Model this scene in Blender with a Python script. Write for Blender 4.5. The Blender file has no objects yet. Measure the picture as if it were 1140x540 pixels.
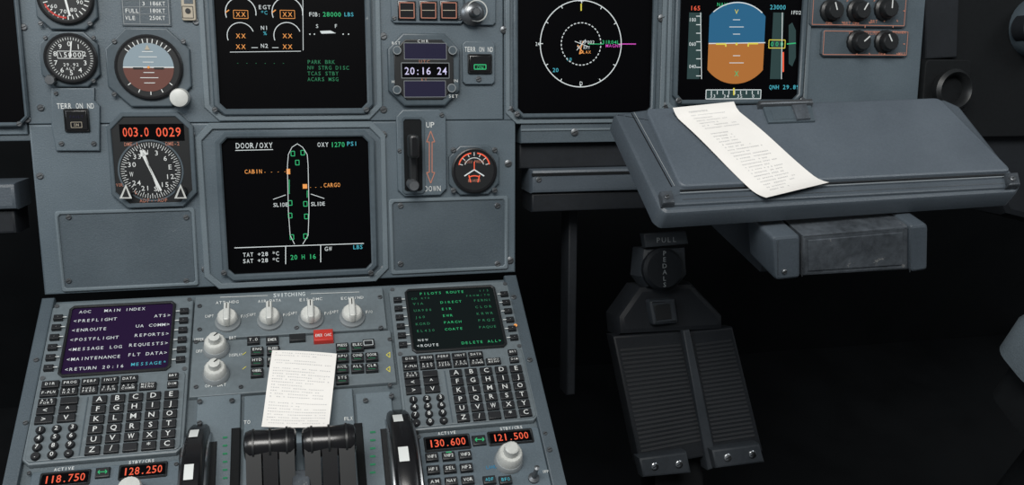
import bpy, math, random
from mathutils import Vector, Matrix
random.seed(4)
sc=bpy.context.scene
try: sc.view_settings.view_transform='Standard'
except Exception: pass
F=1000.0; W=1140; H=540
# ---------------- camera calibration (vanishing points of the panel) ----------------
Rc=Vector((4400,180,-1000)).normalized()
Uc=Vector((0,5500,1000)); Uc=(Uc-Rc*Uc.dot(Rc)).normalized()
Nc=Rc.cross(Uc)
def axes(e):
    e=math.radians(e); return Vector((1,0,0)),Vector((0,math.cos(e),math.sin(e))),Vector((0,-math.sin(e),math.cos(e)))
Xw,Uw,Nw=axes(70)
Mw=Matrix((Xw,Uw,Nw)).transposed(); Mc=Matrix((Rc,Uc,Nc)).transposed()
ROT=Mw@Mc.transposed()
CAM=Vector((0,0,1.25))
def ray(px,py): return ROT@Vector(((px-W/2)/F,(H/2-py)/F,-1))
def at(px,py,d): return CAM+ray(px,py)*d
cd=bpy.data.cameras.new('camera'); cam=bpy.data.objects.new('camera',cd); sc.collection.objects.link(cam)
cd.sensor_width=36; cd.lens=36*F/W; cd.clip_start=0.01
cam.matrix_world=Matrix.Translation(CAM)@ROT.to_4x4(); sc.camera=cam

class Fr:
    def __init__(s,o,e):
        s.o=Vector(o); s.X,s.Y,s.Z=axes(e)
        s.M=Matrix.Translation(s.o)@Matrix((s.X,s.Y,s.Z)).transposed().to_4x4()
    def U(s,px,py,h=0):
        r=ray(px,py); o=s.o+s.Z*h
        t=(o-CAM).dot(s.Z)/r.dot(s.Z); p=CAM+r*t-s.o
        return p.dot(s.X),p.dot(s.Y)
P=Fr(at(570,270,1.0),70)
_x,_y=P.U(312,318); pb=P.o+P.X*_x+P.Y*_y+P.Z*0.006
Q=Fr(pb,17)
T=Fr(at(870,116,0.90),20.5)
PD=Fr(at(770,330,1.13),62)

# ---------------- materials ----------------
MT={}
def mat(name,col,rough=.5,metal=0,em=None,es=1,noise=0,bump=0,scale=200,spec=.5,lo=9,wear=None):
    m=bpy.data.materials.new(name); m.use_nodes=True; nt=m.node_tree; b=nt.nodes['Principled BSDF']
    b.inputs['Base Color'].default_value=(*col,1); b.inputs['Roughness'].default_value=rough
    b.inputs['Metallic'].default_value=metal; b.inputs['Specular IOR Level'].default_value=spec
    if em: b.inputs['Emission Color'].default_value=(*em,1); b.inputs['Emission Strength'].default_value=es
    if noise or bump:
        tc=nt.nodes.new('ShaderNodeTexCoord'); n=nt.nodes.new('ShaderNodeTexNoise'); n.inputs['Scale'].default_value=scale
        n.inputs['Detail'].default_value=6; n.inputs['Roughness'].default_value=.65
        nt.links.new(tc.outputs['Object'],n.inputs['Vector'])
        if noise:
            n2=nt.nodes.new('ShaderNodeTexNoise'); n2.inputs['Scale'].default_value=lo; n2.inputs['Detail'].default_value=5
            nt.links.new(tc.outputs['Object'],n2.inputs['Vector'])
            mx=nt.nodes.new('ShaderNodeMath'); mx.operation='ADD'; nt.links.new(n.outputs['Fac'],mx.inputs[0]); nt.links.new(n2.outputs['Fac'],mx.inputs[1])
            r=nt.nodes.new('ShaderNodeMapRange'); r.inputs['From Min'].default_value=.7; r.inputs['From Max'].default_value=1.3
            r.inputs['To Min'].default_value=1-noise; r.inputs['To Max'].default_value=1+noise
            nt.links.new(mx.outputs[0],r.inputs['Value'])
            v=nt.nodes.new('ShaderNodeVectorMath'); v.operation='SCALE'; v.inputs[0].default_value=col
            nt.links.new(r.outputs['Result'],v.inputs['Scale']); out=v.outputs['Vector']
            if wear:
                n3=nt.nodes.new('ShaderNodeTexNoise'); n3.inputs['Scale'].default_value=wear[1]; n3.inputs['Detail'].default_value=8; n3.inputs['Roughness'].default_value=.75
                nt.links.new(tc.outputs['Object'],n3.inputs['Vector'])
                r3=nt.nodes.new('ShaderNodeMapRange'); r3.inputs['From Min'].default_value=wear[2]; r3.inputs['From Max'].default_value=wear[2]+.05
                nt.links.new(n3.outputs['Fac'],r3.inputs['Value'])
                mm=nt.nodes.new('ShaderNodeMix'); mm.data_type='RGBA'
                nt.links.new(r3.outputs['Result'],mm.inputs[0]); nt.links.new(out,mm.inputs[6]); mm.inputs[7].default_value=(*wear[0],1); out=mm.outputs[2]
            nt.links.new(out,b.inputs['Base Color'])
            rg=nt.nodes.new('ShaderNodeMapRange'); rg.inputs['From Min'].default_value=.3; rg.inputs['From Max'].default_value=.7
            rg.inputs['To Min'].default_value=max(rough-.12,.05); rg.inputs['To Max'].default_value=rough+.12
            nt.links.new(n2.outputs['Fac'],rg.inputs['Value']); nt.links.new(rg.outputs['Result'],b.inputs['Roughness'])
        if bump:
            bp=nt.nodes.new('ShaderNodeBump'); bp.inputs['Strength'].default_value=bump; bp.inputs['Distance'].default_value=.001
            nt.links.new(n.outputs['Fac'],bp.inputs['Height']); nt.links.new(bp.outputs['Normal'],b.inputs['Normal'])
    MT[name]=m
WR=((.26,.29,.30),60,.68)
mat('panel',(.080,.106,.126),.46,0,noise=.16,bump=.3,scale=700,wear=WR)
mat('panel_dk',(.056,.075,.090),.48,0,noise=.18,bump=.3,scale=700,wear=WR)
mat('panel_lt',(.118,.148,.168),.42,0,noise=.14,bump=.25,scale=700,wear=WR)
mat('bezel',(.060,.080,.095),.4,0,noise=.15,wear=WR)
mat('ped',(.080,.102,.116),.48,0,noise=.2,bump=.3,scale=600,wear=WR)
mat('mcdu',(.108,.132,.146),.48,0,noise=.14,wear=WR)
mat('black',(.009,.010,.011),.4)
mat('blackg',(.007,.007,.008),.25)
mat('key',(.008,.009,.011),.45)
mat('screen',(.001,.001,.0015),.35,spec=.08)
mat('screen_p',(.006,.003,.012),.3,em=(.045,.018,.08),es=.27,spec=.12)
mat('screen_g',(.003,.005,.005),.3,em=(.010,.015,.016),es=.3,spec=.12)
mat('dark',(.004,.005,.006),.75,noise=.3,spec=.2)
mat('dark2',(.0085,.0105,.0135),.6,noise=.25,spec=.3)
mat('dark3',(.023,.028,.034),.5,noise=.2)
mat('white',(.60,.62,.61),.5)
mat('knobw',(.48,.49,.47),.38,noise=.12)
mat('grey',(.22,.24,.25),.45)
mat('red',(.36,.025,.018),.4,em=(.5,.03,.02),es=.12)
mat('metal',(.5,.52,.54),.3,1,noise=.1)
mat('metald',(.16,.17,.18),.42,.8,noise=.2)
mat('worn',(.066,.076,.088),.36,.25,noise=.45,bump=.3,scale=120,lo=22,wear=((.30,.30,.29),45,.62))
mat('paper',(.74,.72,.69),.8,noise=.03,scale=60)
mat('ink',(.48,.48,.48),.9)
mat('table',(.078,.096,.116),.38,0,noise=.14,bump=.25,scale=500,wear=((.2,.22,.24),30,.72))
mat('table2',(.056,.070,.085),.42,0,noise=.16,bump=.25,scale=500,wear=((.25,.27,.28),50,.68))
mat('tlabel',(.36,.32,.25),.6)
mat('sky',(.20,.26,.30),.5); mat('brown',(.10,.028,.018),.5)
mat('rubber',(.013,.015,.018),.75,bump=.5,scale=900,noise=.2)
mat('fabric',(.07,.09,.105),.85,bump=.6,scale=600,noise=.2)
for n,c,s in [('e_w',(.85,.92,.92),.75),('e_g',(.05,.75,.28),.6),('e_gd',(.04,.36,.16),.5),('e_r',(1,.13,.06),.9),('e_a',(1,.40,.10),.85),('e_m',(.9,.1,.7),.7),
              ('e_c',(.1,.65,.8),.65),('e_b',(.02,.15,.30),.75),('e_bl',(.02,.30,.55),.7),('e_o',(.50,.18,.035),.8),('e_y',(.9,.8,.1),.75),('e_t',(.03,.075,.075),.6),('e_v',(.75,.7,1),.85),('e_vd',(.012,.010,.05),.6),('e_rw',(.75,.32,.22),.55)]:
    mat(n,(.01,.01,.01),.5,0,em=c,es=s,spec=.1)

# ---------------- glyph cache ----------------
GL={}
def glyph(ch):
    if ch in GL: return GL[ch]
    cu=bpy.data.curves.new('g','FONT'); cu.body=ch; cu.size=1; cu.resolution_u=2; cu.offset=.004
    ob=bpy.data.objects.new('g',cu); sc.collection.objects.link(ob)
    dg=bpy.context.evaluated_depsgraph_get(); dg.update()
    me=bpy.data.meshes.new_from_object(ob.evaluated_get(dg))
    vs=[(v.co.x,v.co.y) for v in me.vertices]; fs=[tuple(p.vertices) for p in me.polygons]
    bpy.data.objects.remove(ob); bpy.data.curves.remove(cu); bpy.data.meshes.remove(me)
    if vs:
        xs=[v[0] for v in vs]; cx=(min(xs)+max(xs))/2; vs=[(x-cx,y) for x,y in vs]; w=max(xs)-min(xs)
    else: w=0
    GL[ch]=(vs,fs,w); return GL[ch]
CAPH=max(v[1] for v in glyph('H')[0])

# ---------------- polygon helpers ----------------
def ccw(p):
    a=sum(p[i-1][0]*p[i][1]-p[i][0]*p[i-1][1] for i in range(len(p)))
    return p if a>0 else p[::-1]
def inset(p,d):
    n=len(p); o=[]
    for i in range(n):
        a=Vector(p[i-1]);b=Vector(p[i]);c=Vector(p[(i+1)%n])
        e1=(b-a).normalized(); e2=(c-b).normalized()
        n1=Vector((-e1.y,e1.x)); n2=Vector((-e2.y,e2.x)); m=n1+n2
        k=m.dot(m)
        m=m*(2/k) if k>.3 else n1
        o.append((b.x+m.x*d,b.y+m.y*d))
    return o
def octo(x0,x1,y0,y1,c):
    return [(x0+c,y0),(x1-c,y0),(x1,y0+c),(x1,y1-c),(x1-c,y1),(x0+c,y1),(x0,y1-c),(x0,y0+c)]
def rr(x0,x1,y0,y1,r,n=4):
    o=[]
    for cx,cy,a in ((x1-r,y0+r,-90),(x1-r,y1-r,0),(x0+r,y1-r,90),(x0+r,y0+r,180)):
        for i in range(n+1):
            t=math.radians(a+90*i/n); o.append((cx+r*math.cos(t),cy+r*math.sin(t)))
    return o
def circ(cx,cy,r,n=32,a=0): return [(cx+r*math.cos(a+2*math.pi*i/n),cy+r*math.sin(a+2*math.pi*i/n)) for i in range(n)]
def rpoly(p,r,n=4):
    """round the corners of a convex polygon"""
    p=ccw(p); o=[]
    for i in range(len(p)):
        a=Vector(p[i-1]);b=Vector(p[i]);c=Vector(p[(i+1)%len(p)])
        r1=min(r,(a-b).length*.45,(c-b).length*.45)
        s=b+(a-b).normalized()*r1; e=b+(c-b).normalized()*r1
        for k in range(n+1):
            t=k/n; q=s*(1-t)**2+b*2*t*(1-t)+e*t*t; o.append((q.x,q.y))
    return o

class B:
    def __init__(s,name,fr):
        s.name=name; s.fr=fr; s.v=[]; s.f=[]; s.m=[]; s.s=[]; s.ml=[]; s.T=None
    def add(s,vs,fs,m,sm=False):
        if m not in s.ml: s.ml.append(m)
        k=s.ml.index(m); o=len(s.v)
        if s.T: vs=[tuple(s.T@Vector(v)) for v in vs]
        s.v+=vs
        for f in fs: s.f.append(tuple(o+i for i in f)); s.m.append(k); s.s.append(sm)
    def done(s,mods=None):
        me=bpy.data.meshes.new(s.name); me.from_pydata(s.v,[],s.f)
        for m in s.ml: me.materials.append(MT[m])
        me.polygons.foreach_set('material_index',s.m); me.polygons.foreach_set('use_smooth',s.s); me.update()
        try: me.set_sharp_from_angle(angle=math.radians(38))
        except Exception: pass
        ob=bpy.data.objects.new(s.name,me); sc.collection.objects.link(ob)
        if s.fr: ob.matrix_world=s.fr.M
        return ob
    # ---- local shapes
    def flat(s,p,z,m): s.add([(x,y,z) for x,y in ccw(p)],[tuple(range(len(p)))],m)
    def prism(s,p,z0,z1,m,c=0,top=None,sm=False):
        p=ccw(p); n=len(p)
        if c<=0: loops=[(p,z0),(p,z1)]
        else: loops=[(p,z0),(p,z1-c),(inset(p,c*.35),z1-c*.3),(inset(p,c),z1)]
        vs=[];fs=[]
        for q,z in loops: vs+=[(x,y,z) for x,y in q]
        for l in range(len(loops)-1):
            for i in range(n):
                j=(i+1)%n; fs.append((l*n+i,l*n+j,(l+1)*n+j,(l+1)*n+i))
        s.add(vs,fs,m,sm)
        L=len(loops)-1
        s.add([(x,y,loops[L][1]) for x,y in loops[L][0]],[tuple(range(n))],top or m)
        s.add([(x,y,z0) for x,y in p],[tuple(range(n))[::-1]],m)
    def ring(s,po,pi,z0,z1,m,c=.0008,sm=False):
        po=ccw(po);pi=ccw(pi);n=len(po)
        loops=[(po,z0),(po,z1-c),(inset(po,c),z1),(inset(pi,-c),z1),(pi,z1-c),(pi,z0)]
        vs=[];fs=[]
        for q,z in loops: vs+=[(x,y,z) for x,y in q]
        for l in range(len(loops)-1):
            for i in range(n):
                j=(i+1)%n; fs.append((l*n+i,l*n+j,(l+1)*n+j,(l+1)*n+i))
        s.add(vs,fs,m,sm)
    def lathe(s,cx,cy,prof,m,n=28,sm=True,z=0,knurl=0):
        vs=[];fs=[];k=len(prof)
        for r,h in prof:
            for i in range(n):
                a=2*math.pi*i/n; q=r*(1+(knurl if i%2 else 0)); vs.append((cx+q*math.cos(a),cy+q*math.sin(a),z+h))
        for l in range(k-1):
            for i in range(n):
                j=(i+1)%n; fs.append((l*n+i,l*n+j,(l+1)*n+j,(l+1)*n+i))
        s.add(vs,fs,m,sm)
        s.add([vs[(k-1)*n+i] for i in range(n)],[tuple(range(n))],m)
    def stroke(s,a,b,w,z,m):
        a=Vector(a);b=Vector(b);d=(b-a)
        if d.length<1e-7: return
        d.normalize(); q=Vector((-d.y,d.x))*w/2
        s.add([(*(a-q),z),(*(b-q),z),(*(b+q),z),(*(a+q),z)],[(0,1,2,3)],m)
    def arcl(s,cx,cy,r,a0,a1,w,z,m,n=32):
        vs=[];fs=[]
        for i in range(n+1):
            a=math.radians(a0+(a1-a0)*i/n)
            for q in (r-w/2,r+w/2): vs.append((cx+q*math.cos(a),cy+q*math.sin(a),z))
        for i in range(n): fs.append((2*i,2*i+1,2*i+3,2*i+2))
        s.add(vs,fs,m)
    def textl(s,t,x0,x1,y,h,m,z):
        n=len(t); cell=(x1-x0)/n; sy=h/CAPH
        for i,ch in enumerate(t):
            if ch==' ': continue
            g=glyph(ch)
            if not g[0]: continue
            sx=min(sy*1.05,cell*.80/max(g[2],.05)); cx=x0+cell*(i+.5)
            s.add([(cx+a*sx,y-h/2+b*sy,z) for a,b in g[0]],g[1],m)
    def hexa(s,pts,m):
        s.add([tuple(p) for p in pts],[(0,3,2,1),(4,5,6,7),(0,1,5,4),(1,2,6,5),(2,3,7,6),(3,0,4,7)],m)
    # ---- shapes measured on the physical plane of the frame
    def L(s,px,py,h=0): return s.fr.U(px,py,h)
    def k(s,px,py): return (s.L(px+1,py)[0]-s.L(px-1,py)[0])/2
    def R(s,x0,y0,x1,y1,h=0):
        xm=(x0+x1)/2; ym=(y0+y1)/2
        return s.L(x0,ym,h)[0],s.L(x1,ym,h)[0],s.L(xm,y1,h)[1],s.L(xm,y0,h)[1]
    def box(s,x0,y0,x1,y1,z0,z1,m,c=.0008,cut=0,rad=0,top=None):
        a,b,d,e=s.R(x0,y0,x1,y1,z1)
        p=octo(a,b,d,e,cut) if cut else (rr(a,b,d,e,rad) if rad else [(a,d),(b,d),(b,e),(a,e)])
        s.prism(p,z0,z1,m,c,top)
    def rect(s,x0,y0,x1,y1,z,m):
        a,b,d,e=s.R(x0,y0,x1,y1,z); s.flat([(a,d),(b,d),(b,e),(a,e)],z,m)
    def outl(s,x0,y0,x1,y1,w,z,m):
        a,b,d,e=s.R(x0,y0,x1,y1,z); w*=s.k((x0+x1)/2,(y0+y1)/2)
        for p,q in (((a,d),(b,d)),((b,d),(b,e)),((b,e),(a,e)),((a,e),(a,d))): s.stroke(p,q,w,z,m)
    def poly(s,pts,z0,z1,m,c=.0008,top=None,rad=0):
        p=[s.L(x,y,z1) for x,y in pts]
        if rad: p=rpoly(p,rad)
        s.prism(p,z0,z1,m,c,top)
    def fpoly(s,pts,z,m): s.flat([s.L(x,y,z) for x,y in pts],z,m)
    def frame(s,o,i,z0,z1,m,co=0,ci=0,c=.0008):
        a=s.R(*o,z1); b=s.R(*i,z1)
        s.ring(octo(*a,max(co,1e-5)),octo(*b,max(ci,1e-5)),z0,z1,m,c)
    def ln(s,pts,w,z,m):
        q=[s.L(x,y,z) for x,y in pts]; w*=s.k(*pts[0])
        for i in range(len(q)-1): s.stroke(q[i],q[i+1],w,z,m)
    def arc(s,px,py,r,a0,a1,w,z,m,n=32):
        x,y=s.L(px,py,z); k=s.k(px,py); s.arcl(x,y,r*k,a0,a1,w*k,z,m,n)
    def disc(s,px,py,r,z,m,n=36):
        x,y=s.L(px,py,z); k=s.k(px,py); s.flat(circ(x,y,r*k,n),z,m)
    def ticks(s,px,py,r0,r1,a0,a1,n,w,z,m):
        x,y=s.L(px,py,z); k=s.k(px,py)
        for i in range(n):
            a=math.radians(a0+(a1-a0)*i/max(n-1,1)); c,d=math.cos(a),math.sin(a)
            s.stroke((x+c*r0*k,y+d*r0*k),(x+c*r1*k,y+d*r1*k),w*k,z,m)
    def t(s,t,x0,y,x1,h,m='white',z=.001):
        xm=(x0+x1)/2; a=s.L(x0,y,z)[0]; b=s.L(x1,y,z)[0]; yy=s.L(xm,y,z)[1]
        hh=s.L(xm,y-h/2,z)[1]-s.L(xm,y+h/2,z)[1]
        s.textl(t,a,b,yy,hh,m,z)
    def cyl(s,px,py,prof,m,n=28,sm=True,z=0,knurl=0):
        hm=z+prof[-1][1]; x,y=s.L(px,py,hm); k=s.k(px,py)
        s.lathe(x,y,[(r*k,h) for r,h in prof],m,n,sm,z,knurl); return x,y,k
    def screw(s,px,py,r=4,z=0,m='metald'):
        x,y,k=s.cyl(px,py,[(r,0),(r,.0012),(r*.8,.0018),(0.001,.0018)],m,16,True,z)
        s.stroke((x-r*.7*k,y-r*.3*k),(x+r*.7*k,y+r*.3*k),.8*k,z+.0021,'black')

# =================== MAIN INSTRUMENT PANEL ===================
b=B('instrument_panel',P)
xl=b.L(41,240)[0]; xr=b.L(574,240)[0]; yb=b.L(312,316)[1]; ym=b.L(312,136)[1]; yt=b.L(312,-140)[1]; xs=b.L(560,60)[0]
b.prism([(xl,yb),(xr,yb),(xr,ym),(xl,ym)],-.02,0,'panel',.002)
b.prism([(xl,ym+.0005),(xs,ym+.0005),(xs,yt),(xl,yt)],-.02,0,'panel',.001)
yf=b.L(650,154)[1]; xe=b.L(1026,60)[0]
b.prism([(xs+.0012,max(yf,ym)),(xe,max(yf,ym)),(xe,yt),(xs+.0012,yt)],-.02,-.0005,'panel',.001)
b.box(580,128,1035,156,-.03,-.0008,'panel_dk',.001)
b.box(580,141,1035,143,-.001,.0006,'panel_lt',.0003)
yl=b.L(20,150)[1]
b.prism([(xl-.30,yl),(xl-.0015,yl),(xl-.0015,yt),(xl-.30,yt)],-.02,-.0015,'panel',.001)
b.box(-120,150,38,158,-.03,-.004,'panel_dk',.001)
for o in [((222,-60,424,134)),((222,136,431,318))]:
    i=(o[0]+7,o[1]+7,o[2]-6,o[3]-6)
    b.frame(o,i,0,.0026,'panel_lt',.014,.011,.0008)
b.frame((563,-60,742,137),(568,-55,737,132),0,.002,'panel_lt',.012,.01,.0006)
b.frame((744,-60,903,128),(748,-55,899,123),0,.002,'panel_lt',.012,.01,.0006)
for o in [(64,233,219,322),(434,220,566,303)]:
    b.frame(o,(o[0]+4,o[1]+4,o[2]-4,o[3]-4),0,.0025,'panel_lt',.002,.002,.001)
    b.box(o[0]+4,o[1]+4,o[2]-4,o[3]-4,0,.0006,'panel_dk',.0003)
for p in [(44,196),(30,133),(26,30),(213,150),(427,40),(427,122),(561,33),(568,122),(566,182),(218,24),(640,147),(737,20),(740,118),(905,15),(45,120),(228,300),(427,300),(568,290),(228,146),(427,150)]:
    b.screw(*p,4)
for o in [(64,233,219,322),(434,220,566,303)]:
    for x in (o[0]+12,o[2]-12):
        for y in (o[1]+9,o[3]-9): b.screw(x,y,3.2,.0006)
b.done()

def bezel_display(name,o,si,cut=.006,ring=7):
    b=B(name,P)
    b.frame((o[0]-ring,o[1]-ring,o[2]+ring,o[3]+ring),o,.0002,.006,'bezel',cut+.004,cut,.0015)
    b.box(*o,.0002,.0012,'screen',.0001,cut=cut)
    for x,y in ((o[0]-1,o[3]+1),(o[2]+1,o[3]+1)): b.screw(x,y,3.2,.006)
    return b
Z=.0018
# ---- upper ECAM
b=bezel_display('engine_display_screen',(240,-44,407,121),0)
for cx in (268,320):
    b.arc(cx,14,17,200,-10+0,1,Z,'e_w'); b.arc(cx,40,15,200,20,.9,Z,'e_w'); b.arc(cx,-12,17,200,20,.9,Z,'e_w')
    b.ln([(cx-17,14),(cx-13,11)],1.2,Z,'e_a')
    for y in (16,40,52):
        b.t('XX',cx-6,y,cx+6,5,'e_a',Z)
    b.outl(cx-8,11.5,cx+8,20.5,.6,Z,'e_a')
b.t('EGT',287,8,302,4.4,'e_w',Z); b.t('*C',290,14,298,4,'e_c',Z); b.t('N1',290,31,299,4.4,'e_w',Z); b.t('%',292,37,298,4,'e_c',Z); b.t('N2',290,51,299,4.4,'e_w',Z)
b.ln([(256,58),(335,57)],.7,Z,'e_w'); b.ln([(280,53),(287,53)],.7,Z,'e_w'); b.ln([(303,53),(310,53)],.7,Z,'e_w')
b.ln([(337,-30),(337.5,56)],.7,Z,'e_w')
b.t('FOB:',344,16,357,4.6,'e_w',Z); b.t('28000',359,16,380,5,'e_g',Z); b.t('LBS',383,16,394,4.4,'e_c',Z)
b.fpoly([(356,34.5),(368,34),(374,37),(358,37.5)],Z,'e_w'); b.t('S',351,29,355,4,'e_w',Z); b.t('F',372,29,376,4,'e_w',Z)
for x in (345,350,382,388): b.disc(x,38,.8,Z,'e_w',8)
for i,tx in enumerate(['PARK BRK','NW STRG DISC','TCAS STBY','ACARS MSG']):
    b.t(tx,342,69+6.4*i,342+3.9*len(tx),4.2,'e_gd',Z)
b.t('- - - - - -',262,70,318,3,'e_gd',Z)
b.done()
# ---- lower ECAM
b=bezel_display('system_display_screen',(250,153,412,303),0)
b.t('DOOR/OXY',262,162,304,6,'e_w',Z); b.ln([(262,167.5),(304,166.5)],.8,Z,'e_w')
b.t('OXY',353,161,366,5,'e_w',Z); b.t('1270',368,161,384,5.4,'e_g',Z); b.t('PSI',386,160,398,4.6,'e_c',Z)
b.ln([(320,185),(321,235),(323,262),(328,272)],.7,Z,'e_w'); b.ln([(343,184),(344,235),(343,262),(337,272)],.7,Z,'e_w')
b.ln([(320,185),(321,172),(325,164),(331,160),(337,164),(342,172),(343,184)],.7,Z,'e_w')
for x,y in [(326,171),(337,170),(323,226),(323,240),(340,227),(341,241),(325,264),(340,263),(331,181)]:
    b.outl(x-2,y-2.6,x+2,y+2.6,.8,Z,'e_g')
b.ln([(322,200),(322,216)],.8,Z,'e_g'); b.ln([(342,212),(342,220)],.8,Z,'e_g')
b.rect(319,188,323,194,Z,'e_a'); b.rect(337,205,342,210,Z,'e_a')
b.t('CABIN',272,191,292,4.5,'e_a',Z); b.t('- - - -',293,191,319,3,'e_a',Z); b.t('- - -',344,208,359,3,'e_a',Z); b.t('CARGO',360,206,379,4.5,'e_a',Z)
b.t('SLIDE',304,228,321,4.2,'e_w',Z); b.t('SLIDE',346,227,362,4.2,'e_w',Z)
b.ln([(304,222),(318,217)],.7,Z,'e_w'); b.ln([(346,216),(361,221)],.7,Z,'e_w')
b.ln([(261,276),(405,271)],.9,Z,'e_w'); b.ln([(318,274),(318,294)],.9,Z,'e_w'); b.ln([(357,273),(357,292)],.9,Z,'e_w')
b.t('TAT +28 *C',270,283,311,4.4,'e_w',Z); b.t('SAT +28 *C',270,290,311,4.4,'e_w',Z)
b.t('20 H 16',323,286,352,5.2,'e_g',Z); b.t('GW',361,277,370,4.5,'e_w',Z); b.t('LBS',393,275,404,4.5,'e_c',Z)
b.done()
# ---- navigation display
b=bezel_display('navigation_display_screen',(577,-25,727,126),0,ring=5)
b.arc(647,49,45,0,360,1.0,Z,'e_w',64)
for i in range(34): b.arc(647,49,22,i*360/34,i*360/34+6,1.0,Z,'e_w',3)
b.ticks(647,49,42,45,0,330,12,.9,Z,'e_w')
b.ln([(647,4),(647,12)],1.4,Z,'e_y'); b.ln([(647,2),(645,-6),(649,-6),(647,2)],1,Z,'e_w')
b.t('WAP002',645,47,662,3.6,'e_w',Z); b.t('TO RWY',642,53,657,3.4,'e_w',Z); b.t('KLAX',645,58,658,3.2,'e_a',Z)
b.t('31R04L',670,47,690,4,'e_g',Z); b.t('MAGNP',674,51,692,3.4,'e_m',Z); b.ln([(655,49),(672,49)],.8,Z,'e_g'); b.ln([(690,49),(708,49)],1,Z,'e_m')
b.t('10',630,66,637,3.6,'e_c',Z); b.t('20',615,78,622,4.4,'e_c',Z); b.ln([(643,50),(649,58),(645,60),(649,46)],.9,Z,'e_a')
b.t('36',643,-1,651,5,'e_w',Z); b.t('24',596,49,601,4,'e_w',Z); b.t('GS 0',582,-18,600,5,'e_g',Z)
b.ln([(640,46),(655,52)],.7,Z,'e_w'); b.ln([(642,56),(652,44)],.7,Z,'e_w'); b.t('D',645,93,649,4.4,'e_w',Z)
b.done()
# ---- primary flight display
b=bezel_display('flight_display_screen',(757,-22,893,111),0,ring=5)
k=b.k(820,48); cx,cy=b.L(820,48,Z); r=41*k; hw=31*k
def cap(sign):
    p=[]; a=math.acos(hw/r)
    for i in range(25):
        t=a+(math.pi-2*a)*i/24; p.append((cx+r*math.cos(t),cy+sign*r*math.sin(t)))
    return [(cx+hw,cy)]+p+[(cx-hw,cy)]
b.flat(cap(1),Z,'e_b'); b.flat(cap(-1),Z,'e_o')
b.ln([(789,48.5),(852,47.5)],1,Z+.0002,'e_w')
for y,h in ((30,8),(22,4),(38,4),(62,4),(70,8)): b.ln([(820-h,y),(820+h,y)],.7,Z+.0002,'e_w')
b.ln([(797,49),(808,49),(808,52)],1.6,Z+.0003,'e_y'); b.ln([(844,48.5),(833,48.5),(833,52)],1.6,Z+.0003,'e_y'); b.disc(820,49,1.4,Z+.0003,'e_y',8)
b.arc(820,50,42,50,130,1,Z+.0002,'e_w'); b.t('V',817,13,823,5,'e_y',Z+.0003); b.t('X',817,82,823,6,'e_g',Z+.0003)
b.rect(766,14,780,88,Z,'e_t'); b.ln([(780,14),(781,88)],.8,Z+.0002,'e_w')
for i in range(8): b.ln([(775,18+i*9.5),(780,18+i*9.5)],.8,Z+.0002,'e_w')
b.rect(859,14,871,88,Z,'e_t'); b.ln([(871,14),(870,88)],.8,Z+.0002,'e_w'); b.outl(856,44.5,874,53.5,.8,Z+.0002,'e_y')
b.t('000',857,49,873,5,'e_g',Z+.0004); b.fpoly([(878,28),(882,25),(886,34),(886,64),(882,74),(878,71)],Z,'e_t'); b.ln([(886,48),(876,49)],1.2,Z+.0003,'e_g')
b.t('165',768,9,780,5,'e_r',Z); b.t('100',767,22,775,4,'e_w',Z+.0003); b.t('060',767,49,775,4,'e_w',Z+.0003); b.t('040',767,74,775,4,'e_w',Z+.0003)
b.t('23000',857,8,875,5,'e_c',Z); b.t('NAV',798,5,810,4,'e_g',Z); b.t('1FD2',880,14,892,4,'e_w',Z)
b.t('QNH 29.89',856,97,890,4.6,'e_c',Z); b.ln([(872,58),(872,80)],1.6,Z+.0003,'e_r')
b.rect(786,100,847,110,Z,'e_t'); b.outl(786,100,847,110,.8,Z+.0002,'e_w')
for i in range(9): b.ln([(792+i*6.5,101),(792+i*6.5,105)],.9,Z+.0003,'e_w')
for i,tx in enumerate(['33','34','35','0']): b.t(tx,790+i*15,107,797+i*15,3.6,'e_w',Z+.0003)
b.ln([(817,98),(817,106)],1.6,Z+.0004,'e_y')
b.done()
# ---- captain's display at far left
b=bezel_display('captain_display_screen',(-130,-25,20,137),0,ring=5)
b.arc(-55,55,45,0,360,1.5,Z,'e_w',48); b.t('GS 0',-120,-15,-100,5,'e_g',Z)
b.done()

# ---- round gauges
def gauge_case(name,o,cx,cy,r,cut,face='black'):
    b=B(name,P); a=b.R(*o,.006); x,y=b.L(cx,cy,.006); k=b.k(cx,cy)
    p8=octo(*a,cut); 
    b.prism(p8,.0002,.005,'bezel',.0015)
    b.lathe(x,y,[((r+4)*k,.005),((r+4)*k,.0075),((r+2.5)*k,.0085),(r*k,.0085)],'black',40)
    b.flat(circ(x,y,r*k,40),.0088,face)
    b.arcl(x,y,(r+1.5)*k,0,360,2*k,.0090,'blackg',48)
    return b,x,y,k
ZF=.0092
def oct_screws(b,o,d=7):
    for x in (o[0]+d,o[2]-d):
        for y in (o[1]+d,o[3]-d): b.screw(x,y,3,.005)
# airspeed
b,x,y,k=gauge_case('airspeed_indicator',(38,-38,107,33),73,-3,28,.012)
b.ticks(73,-3,21,26,0,350,28,1.1,ZF,'white')
for i,a in enumerate(range(20,360,40)):
    xx=x+17*k*math.cos(math.radians(a)); yy=y+17*k*math.sin(math.radians(a)); b.textl(str(1+i)+'0',xx-4*k,xx+4*k,yy,4.5*k,'white',ZF)
b.stroke((x,y),(x+4*k,y-22*k),2.4*k,ZF+.0004,'white'); b.arcl(x,y,24*k,200,270,2*k,ZF+.0002,'red')
oct_screws(b,(38,-38,107,33)); b.done()
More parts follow.
